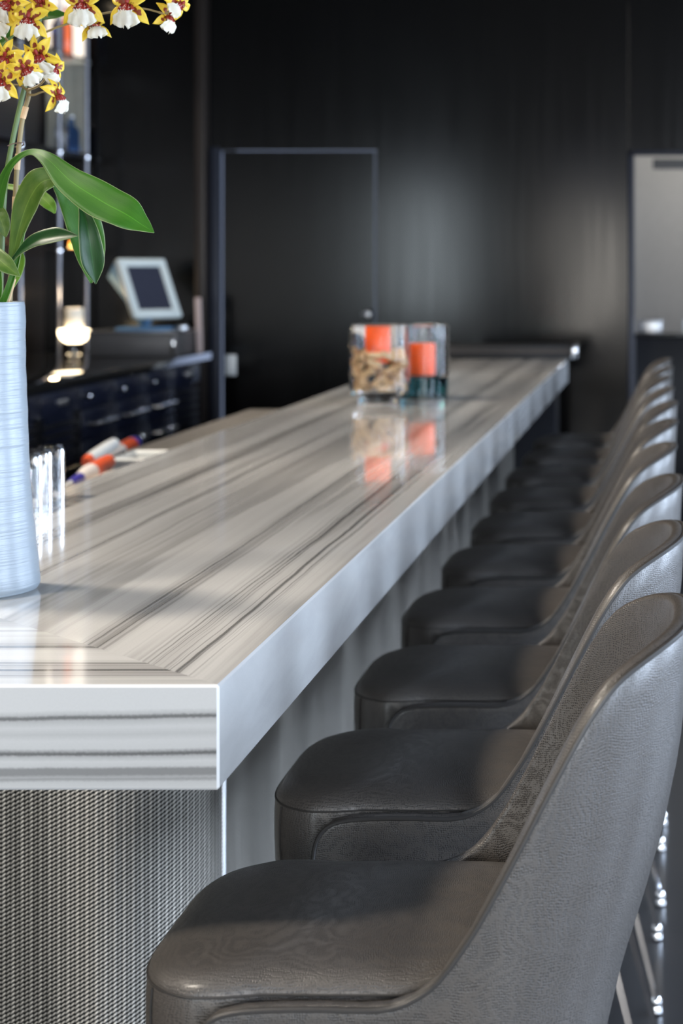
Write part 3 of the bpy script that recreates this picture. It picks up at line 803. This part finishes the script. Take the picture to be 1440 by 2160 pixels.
def lying_bottle(A, B, r, spec, label, cat='bottle'):
    """bottle lying from neck end A to base end B; spec: list of (name, material, t0, t1, profile radii)"""
    A = Vector(A); B = Vector(B); ax = B-A; L = ax.length
    q = ax.to_track_quat('Z', 'Y')
    root = empty('squeeze_bottle', A); root.rotation_mode = 'QUATERNION'; root.rotation_quaternion = q
    for nm, mt_, t0, t1, rads in spec:
        n = len(rads); p = [(0, t0*L)]+[(r*x, (t0+(t1-t0)*i/(n-1))*L) for i, x in enumerate(rads)]+[(0, t1*L)]
        MB().lathe(p, 28).build(nm, mt_, root)
    tag(root, label, cat, 'bottles behind the bar'); return root
lying_bottle(P(124, 1034, 4.22), P(228, 974, 4.78), .021,
  [('spout', M['white_plastic'], 0, .22, (.22, .26, .32, .36)), ('collar', M['violet'], .22, .40, (.50, .56, .60, .62)), ('body', M['label_pale'], .40, .62, (.62, .85, 1, 1)), ('wrapper', M['label_red'], .62, 1, (1, 1, 1, .9))],
  'bottle lying behind bar with white spout, violet collar and red wrapper')
lying_bottle(P(132, 1058, 4.10), P(240, 1004, 4.62), .018,
  [('spout', M['white_plastic'], 0, .20, (.3, .35, .45, .5)), ('body', M['label_pale'], .20, 1, (.5, .9, 1, 1, 1, .9))],
  'pale bottle with silvery spout lying closest under the bar edge')
lying_bottle(P(180, 974, 4.86), P(240, 936, 5.14), .018,
  [('cap', M['label_red'], 0, .12, (.6, .8, .85)), ('body', M['white_plastic'], .12, 1, (.85, 1, 1, 1, .9))],
  'short white tube with red end lying on top of the other bottles')
lying_bottle(P(216, 972, 5.20), P(286, 933, 5.62), .023,
  [('body', M['label_pale'], 0, .5, (.7, .95, 1, 1)), ('wrapper', M['label_red'], .5, .85, (1, 1, 1)), ('cap', M['violet'], .85, 1, (1, 1, .8))],
  'bottle lying behind bar with pale body and violet end, next to bin')
sr = empty('speed_rail', (-1.62, 4.8, .60)); tag(sr, 'dark metal rail tray carrying the lying bottles behind the bar', 'rail')
MB().box(-.10, .060, -.66, .56, .27, .285, .003).build('tray', M['black'], sr)
MB().tube([(-.10, -.56, .32), (-.10, .56, .32)], .005, 8).build('front_bar', M['black'], sr)
MB().box(-.02, .02, -.5, -.46, -.598, .27).box(-.02, .02, .46, .5, -.598, .27).build('bracket', M['black'], sr)

# ------------------------------------------------------------------ glass jar with corks and candle; candle holder
JC = Vector((-.9142, 5.79, BZ))
def candle_builder(name, r, h, loc, mat, label, cat='candle'):
    root = empty(name, loc); tag(root, label, cat)
    p = [(0, 0), (r*.96, 0), (r, .003), (r, h-.004), (r*.97, h), (r*.8, h-.002), (r*.5, h-.004), (0, h-.004)]
    MB().lathe(p, 36).build('wax', mat, root)
    MB().tube([(0, 0, h-.006), (.0008, 0, h+.003), (.002, 0, h+.008)], .0009, 6).build('wick', M['wire'], root)
    return root
J = MB().lathe([(0, 0), (.060, 0), (.066, .002), (.067, .020), (.070, .026), (.092, .032), (.0955, .040), (.0955, .247), (.0945, .250), (.0925, .250), (.0915, .247), (.0915, .044), (.088, .040), (0, .038)], 72).build('glass_jar', M['thin_glass'], None, True, 40)
J.location = JC; tag(J, 'large clear glass jar filled with wine corks on the bar', 'jar')
candle_builder('pillar_candle', .040, .112, JC+Vector((-.006, .004, .130)), M['orange_wax'], 'orange pillar candle rising out of the corks in the larger jar')
ck_me = MB().lathe([(0, -.021), (.0098, -.021), (.0108, -.020), (.0105, 0), (.0108, .020), (.0098, .021), (0, .021)], 14).build('wine_cork', M['cork'])
# drop corks one after another to their lowest free place
placed = []
def seg_d(p, q, r_, s_):
    # closest distance of two segments by sampling
    best = 9
    for i in range(5):
        a = p.lerp(q, i/4)
        d_ = s_-r_; t_ = max(0, min(1, (a-r_).dot(d_)/d_.length_squared)); best = min(best, (a-(r_+d_*t_)).length)
    return best
rng = random.Random(5)
RJ = .0912; CR = .0106
def okc(c_, ax):
    p, q = c_-ax*.0165, c_+ax*.0165
    for e in (c_-ax*.021, c_+ax*.021):
        if e.xy.length > RJ-CR*.45: return False
        if e.z < .039+CR*(.35+.65*(1-abs(ax.z))): return False
        if e.z > .122 and e.xy.length < .050: return False
    for (a, b, _c, _a) in placed:
        if (_c-c_).length_squared < .0018 and seg_d(p, q, a, b) < CR*1.72: return False
    return True
for rounds in range(700):
    best = None
    for cand in range(4):
        an = rng.uniform(0, 2*PI); rad = .080*math.sqrt(rng.uniform(.0, 1))
        if rng.random() < .6: ax = Vector((-math.sin(an), math.cos(an), rng.uniform(-.6, .6)))
        else: ax = Vector((rng.uniform(-1, 1), rng.uniform(-1, 1), rng.uniform(-.9, .9)))
        ax.normalize(); x, y = rad*math.cos(an), rad*math.sin(an); z = .165
        if not okc(Vector((x, y, z)), ax): continue
        while okc(Vector((x, y, z-.006)), ax): z -= .006
        while okc(Vector((x, y, z-.0015)), ax): z -= .0015
        if best is None or z < best[0]: best = (z, x, y, ax)
    if best and best[0] < .158:
        z, x, y, ax = best; c_ = Vector((x, y, z)); placed.append((c_-ax*.0165, c_+ax*.0165, c_, ax))
print('corks', len(placed))
for i, (_a, _b, c_, ax) in enumerate(placed):
    o = ck_me if i == 0 else ck_me.copy()
    if i: COL.objects.link(o)
    o.rotation_mode = 'QUATERNION'; o.rotation_quaternion = ax.to_track_quat('Z', 'Y'); o.location = JC+c_
    tag(o, 'tan wine cork in the pile inside the larger glass jar', 'cork', 'wine corks in the glass jar')
HC = Vector((P(893, 600, 6.02).x, 6.02, BZ))
hr = empty('candle_holder', HC); tag(hr, 'clear glass candle holder with dark teal base beside the cork jar', 'candle holder')
MB().lathe([(0, 0), (.078, 0), (.082, .003), (.082, .070), (.079, .072), (0, .072)], 64).build('base', M['teal_glass'], hr)
MB().lathe([(0, .0725), (.083, .0725), (.0845, .075), (.0845, .243), (.083, .245), (.0815, .243), (.0815, .080), (0, .079)], 72).build('glass_cylinder', M['thin_glass'], hr)
candle_builder('pillar_candle', .042, .105, HC+Vector((-.004, 0, .0795)), M['orange_wax'], 'orange pillar candle inside the teal based holder')

# ------------------------------------------------------------------ back bar
BCX, BCZ = -2.36, 1.07
tag(MB().box(-3.29, BCX, 4.6, 9.40, BCZ-.04, BCZ, .003).build('back_countertop', M['black_gloss']), 'glossy black counter along the back bar', 'countertop')
def cabinet(kind):
    root = empty('bar_cabinet', (0, 0, 0))   # front at local x=0 facing +X, width .47 along Y from 0
    MB().box(-.58, -.022, .002, .468, .06, BCZ-.041).box(-.58, -.08, .01, .46, 0, .06).build('body', M['navy'], root)
    if kind == 'door':
        dr = MB().box(-.021, 0, .006, .464, .93, 1.022, .003).build('drawer', M['navy'], root)
        MB().lathe([(0, 0), (.006, 0), (.006, .010), (.012, .014), (.0155, .022), (.014, .030), (.008, .035), (0, .036)], 20, mtx=Matrix.Translation((0, .03, .982)) @ Matrix.Rotation(R(90), 4, 'Y')).build('knob', M['chrome'], dr)
        for z0, z1, hz in ((.80, .925, .862), (.68, .795, .742), (.07, .675, .60)):
            dd = MB().box(-.021, 0, .006, .464, z0, z1, .003).build('drawer' if z0 > .1 else 'door', M['navy'], root)
            MB().tube([(.0, .10, hz), (.028, .10, hz), (.028, .39, hz), (.0, .39, hz)], .008, 10).build('handle', M['chrome'], dd)
    else:
        pn = MB().box(-.021, 0, .006, .464, .93, 1.022, .003).build('panel', M['navy'], root)
        gr = MB()
        for i in range(20):
            z = .12+i*.040; gr.box(-.018, 0, .03, .44, z, z+.016, .003)
        gr.box(-.021, 0, .006, .03, .07, .925).box(-.021, 0, .44, .464, .07, .925)
        gr.build('louvre_grille', M['black'], root)
        MB().box(-.001, .010, .19, .23, .965, .99, .003).box(-.001, .010, .25, .29, .965, .99, .003).build('latch', M['steel'], pn)
    return root
cd_, cv_ = cabinet('door'), cabinet('vent')
edges = [(5.45, 0), (5.92, 0), (6.39, 1), (6.86, 1), (7.33, 0), (7.80, 0), (8.27, 0), (8.74, 1)]
cl = {5.45: 'navy drawer cabinet under back counter, hidden behind the vase', 5.92: 'navy drawer cabinet under back counter just left of the grilles', 6.39: 'navy louvred cooler cabinet nearest the vase edge', 6.86: 'navy louvred cooler cabinet left of the drawer cabinets',
      7.33: 'first navy drawer cabinet right of the louvred ones', 7.80: 'middle navy drawer cabinet under the back counter', 8.27: 'navy drawer cabinet below the touch screen terminal', 8.74: 'narrow louvred cabinet at the far end below the terminal'}
used = {0: 0, 1: 0}
for y, k in edges:
    src = (cd_, cv_)[k]
    o = src if not used[k] else copy_tree(src); used[k] = 1
    o.location = (BCX-.01, y, 0); tag(o, cl[y], 'cabinet', 'cabinets under the back counter')
# glass shelving on the left wall
sh = empty('glass_shelving', (-3.12, 9.0, BCZ)); tag(sh, 'wall shelving of glass plates between slim chrome posts', 'shelving')
PX = -3.05
posts = [F*(-PX)/(VX-p) for p in (190, 125, 43)]
posts = [min(posts[0], 9.52), posts[1], posts[2], posts[2]-.55]
for y in posts:
    MB().tube([(PX+3.12, y-9.0, -(.0) if y < 9.3 else -.0), (PX+3.12, y-9.0, 3.3-BCZ)], .011, 12).build('post', M['post'], sh)
shz = [1.60, 2.095, 2.59]
for z in shz:
    MB().box(-.078, .085, posts[-1]-9.05, posts[0]-8.97, z-BCZ, z-BCZ+.010, .002).build('shelf', M['shelf_glass'], sh)
    for y in posts:
        MB().lathe([(0, -.010), (.018, -.010), (.018, -.001), (0, -.001)], 14, (PX+3.12, y-9.0, z-BCZ)).build('clamp', M['chrome'], sh)
def shelf_bottle(y, z, mat, h, r, label):
    root = empty('liquor_bottle', (PX+.005 if 0 else -3.115, y, z+.0102))
    p = [(0, 0), (r*.9, 0), (r, .006), (r, h*.58), (r*.85, h*.66), (r*.36, h*.76), (r*.32, h*.94), (r*.30, h*.95), (0, h*.95)]
    MB().lathe(p, 28).build('bottle_body', mat, root)
    MB().lathe([(0, h*.951), (r*.38, h*.951), (r*.38, h), (0, h)], 20).build('cap', M['steel'], root)
    tag(root, label, 'bottle', 'bottles on the glass shelves'); return root
def ysh(p): return F*3.115/(VX-p)
shelf_bottle(ysh(139), shz[2], M['red_glass'], .27, .034, 'red-orange bottle on the top glass shelf behind the blooms')
shelf_bottle(ysh(122), shz[2], M['blue_glass'], .25, .032, 'pale blue bottle left of the red one on top shelf')
shelf_bottle(ysh(150), shz[1], M['blue_glass'], .20, .044, 'squat blue glass bottle on the middle glass shelf')
shelf_bottle(ysh(131), shz[1], M['glass'], .22, .030, 'clear bottle beside the squat blue one on middle shelf')
o = MB().lathe([(0, 0), (.030, 0), (.045, .010), (.052, .035), (.050, .070), (.047, .070), (.048, .035), (.040, .013), (0, .006)], 28).build('amber_bowl', M['amber_glass'])
o.location = (-3.11, ysh(152), shz[0]+.0102); tag(o, 'small glowing amber bowl on the lowest glass shelf', 'bowl')
o2 = MB().lathe([(0, 0), (.018, 0), (.018, .028), (0, .028)], 16).build('tea_light', M['candle_glow'])
o2.location = (-3.11, ysh(152), shz[0]+.0163); tag(o2, 'lit tea light inside the amber bowl', 'candle')
# little display lamp lighting the top of the shelving
lp = empty('shelf_lamp', (-3.1, 9.02, 2.98)); tag(lp, 'small warm lamp glowing above the top glass shelf', 'lamp')
MB().lathe([(0, 0), (.04, 0), (.05, .012), (.05, .32), (0, .32)], 20, (0, 0, .005)).build('shade', M['steel'], lp)
MB().lathe([(0, 0), (.038, 0), (.038, .004), (0, .004)], 20, (0, 0, 0)).build('bulb', M['lamp_glow'], lp)
spot('shelf_lamp_light', (-3.06, 9.02, 2.96), (-3.12, 9.02, 1.6), 22, WARM, 120, .03)
tag(MB().box(-3.28, -3.075, WY-.035, WY-.005, 2.63, 3.28, .003).build('backlit_panel', emis('warm_backlight', (1, .84, .64), .55)), 'pale warm backlit panel glowing behind the top glass shelf', 'panel')
tag(MB().box(-3.28, -3.075, WY-.030, WY-.005, 2.12, 2.60, .003).build('wall_panel', simple('olive_grey_lacquer', (.30, .29, .24), .5)), 'grey-olive panel between the upper two glass shelves', 'panel')
# pillar candle on glowing bowl on the back counter
cy_ = 9.02; cxx = P(156, 600, cy_).x
bw = MB().lathe([(0, 0), (.034, 0), (.038, .004), (.036, .040), (.034, .062), (0, .062)], 36).build('glass_foot', M['glass'], None)
bw_r = empty('candle_dish', (cxx, cy_, BCZ)); bw.parent = bw_r
tag(bw_r, 'glowing opal dish on a glass foot carrying a white candle on back counter', 'dish')
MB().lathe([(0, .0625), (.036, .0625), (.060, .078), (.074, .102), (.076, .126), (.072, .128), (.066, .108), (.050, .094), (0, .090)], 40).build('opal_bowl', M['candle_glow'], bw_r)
candle_builder('pillar_candle', .045, .145, (cxx+.003, cy_, BCZ+.0905), M['white_wax'], 'white pillar candle in the glowing dish on the back counter')
pl_ = bpy.data.lights.new('candle_light', 'POINT'); pl_.energy = 1.2; pl_.color = (1, .75, .45); pl_.shadow_soft_size = .02
po = bpy.data.objects.new('candle_light', pl_); COL.objects.link(po); po.location = (cxx-.02, cy_-.02, BCZ+.30)
spot('back_bar_spot', (cxx+.35, cy_-.7, 3.2), (cxx, cy_, BCZ+.12), 60, (1, .93, .82), 9, .03, .5)

# printer box and touch-screen terminal
bx = empty('cash_drawer', (-2.62, 9.08, BCZ)); tag(bx, 'dark metal cash drawer box under the touch screen terminal', 'cash drawer')
MB().box(-.23, .21, -.17, .17, .0, .115, .005).build('drawer_body', simple('grey_steel_box', (.11, .10, .095), .4, .3), bx)
MB().box(-.235, .215, -.175, .175, .115, .124, .003).build('top_plate', M['steel'], bx)
MB().box(.185, .20, -.176, -.171, .01, .10, .001).build('lock_plate', M['chrome'], bx)
pos = empty('touch_terminal', (-2.60, 9.05, BCZ+.124)); tag(pos, 'white framed touch screen terminal standing on the back bar', 'terminal')
aa, ta = R(50), R(28)
hx = Vector((math.cos(aa), math.sin(aa), 0)); nz = Vector((math.sin(aa)*math.cos(ta), -math.cos(aa)*math.cos(ta), math.sin(ta)))
uz = nz.cross(hx)*1.0
if uz.z < 0: uz = -uz
cen = P(314, 608, 9.0)-pos.location
Mx = Matrix((( hx.x, uz.x, nz.x, cen.x), (hx.y, uz.y, nz.y, cen.y), (hx.z, uz.z, nz.z, cen.z), (0, 0, 0, 1)))
W2, H2 = .140, .165
fr_ = MB()
fr_.box(-W2, W2, H2-.045, H2, -.02, .012, .010, 3, Mx).box(-W2, W2, -H2, -H2+.045, -.02, .012, .010, 3, Mx).box(-W2, -W2+.045, -H2, H2, -.02, .011, .010, 3, Mx).box(W2-.045, W2, -H2, H2, -.02, .011, .010, 3, Mx)
fr_.build('bezel', M['cream_plastic'], pos)
MB().box(-W2+.03, W2-.03, -H2+.03, H2-.03, -.01, .004, 0, 2, Mx).build('screen', M['screen'], pos)
# tapered rear housing
hv_ = [(-W2-.004, -H2+.0, -.008), (W2+.004, -H2+.0, -.008), (W2+.004, H2+.002, -.008), (-W2-.004, H2+.002, -.008), (-W2+.05, -H2+.13, -.075), (W2-.05, -H2+.13, -.075), (W2-.004, H2-.035, -.125), (-W2+.004, H2-.035, -.125)]
bm = bmesh.new(); bv = [bm.verts.new(Mx @ Vector(v)) for v in hv_]
for f in ((0, 1, 2, 3), (7, 6, 5, 4), (0, 4, 5, 1), (1, 5, 6, 2), (2, 6, 7, 3), (3, 7, 4, 0)): bm.faces.new([bv[i] for i in f])
bmesh.ops.recalc_face_normals(bm, faces=bm.faces[:]); bmesh.ops.bevel(bm, geom=bm.edges[:], offset=.012, segments=3, affect='EDGES')
me = bpy.data.meshes.new('rear_housing'); bm.to_mesh(me); bm.free(); me.materials.append(M['blue_plastic'])
me.polygons.foreach_set('use_smooth', [True]*len(me.polygons)); oh = bpy.data.objects.new('rear_housing', me); COL.objects.link(oh); oh.parent = pos
MB().tube([Mx @ Vector((0, -.02, -.07)), Mx @ Vector((-.0, -.11, -.085)), Vector((-.02, .04, .045))], [.035, .032, .035], 16).build('stand_neck', M['blue_plastic'], pos)
MB().box(-.13, .11, -.09, .11, 0, .016, .006).build('stand_base', M['blue_plastic'], pos)
pr_ = empty('receipt_printer', (P(397, 600, 9.05).x, 9.16, BCZ+.124)); 
pr_.location.x = -2.452
tag(pr_, 'small grey dome device at the right end of the cash drawer', 'device')
MB().lathe([(0, 0), (.036, 0), (.038, .006), (.034, .020), (.020, .030), (0, .032)], 28).build('dome', M['steel'], pr_)
mc = MB().box(-.016, .016, -.006, .006, 0, .285, .004).build('menu_card', M['pink_card']); mc.location = (-2.383, 9.25, BCZ)
mc.rotation_euler = (0, R(-2), 0); tag(mc, 'narrow pale pink upright card at the end of back counter', 'card')
# wall plate on the far door
sp_ = MB().box(-.028, .028, -.010, 0, -.055, .055, .003).build('switch_plate', M['white_plastic']); sp_.location = (P(489, 770, WY+.02).x, WY+.002, P(489, 770, WY).z)
tag(sp_, 'small white switch plate low on the dark door', 'switch')

# ------------------------------------------------------------------ console beyond the opening
cn = empty('console_cabinet', (.30, 10.15, 0)); tag(cn, 'black console cabinet standing in the opening at right', 'cabinet')
MB().box(-.46, .9, -.18, .18, .02, 1.12, .004).build('body', M['black'], cn)
MB().box(-.47, .91, -.19, .19, 1.12, 1.145, .004).build('top', M['black_gloss'], cn)
ab = empty('acrylic_box', (P(1371, 600, 10.1).x, 10.1, 1.1455)); tag(ab, 'small clear box with pale contents on the black console', 'box')
MB().box(-.065, .065, -.05, .05, 0, .072, .004).build('box_body', M['steel'], ab)
MB().box(-.068, .068, -.053, .053, .0721, .080, .002).build('lid', M['glass'], ab)
wb = MB().box(-.03, .05, -.04, .04, 0, .075, .012).build('white_caddy', M['white_plastic']); wb.location = (P(1440, 600, 10.1).x+.03, 10.1, 1.1455)
tag(wb, 'white rounded caddy cut by the right frame edge on console', 'caddy')

# ------------------------------------------------------------------ ceiling lamps over the bar
def downlight(x, y, power, tgt=None, ang=75, lab=''):
    r_ = empty('downlight', (x, y, 3.298)); tag(r_, lab, 'lamp', 'ceiling downlights over the bar')
    MB().lathe([(.045, -.006), (.062, -.006), (.062, 0), (.045, 0)], 28).build('trim_ring', M['steel'], r_)
    MB().lathe([(0, -.002), (.043, -.002)], 28).build('bulb', M['lamp_glow'], r_)
    spot('downlight_beam', (x, y, 3.27), tgt or (x, y, 0), power, WARM, ang, .22)
ys_ = [1.1, 2.8, 4.5, 6.2, 7.9]
for i, y in enumerate(ys_):
    downlight(-2.15, y, (230, 235, 215, 205, 170)[i], (-.62, y+.25, 1.0), 66, 'round ceiling downlight over the bar, number %s from the near end' % ('one', 'two', 'three', 'four', 'five')[i])
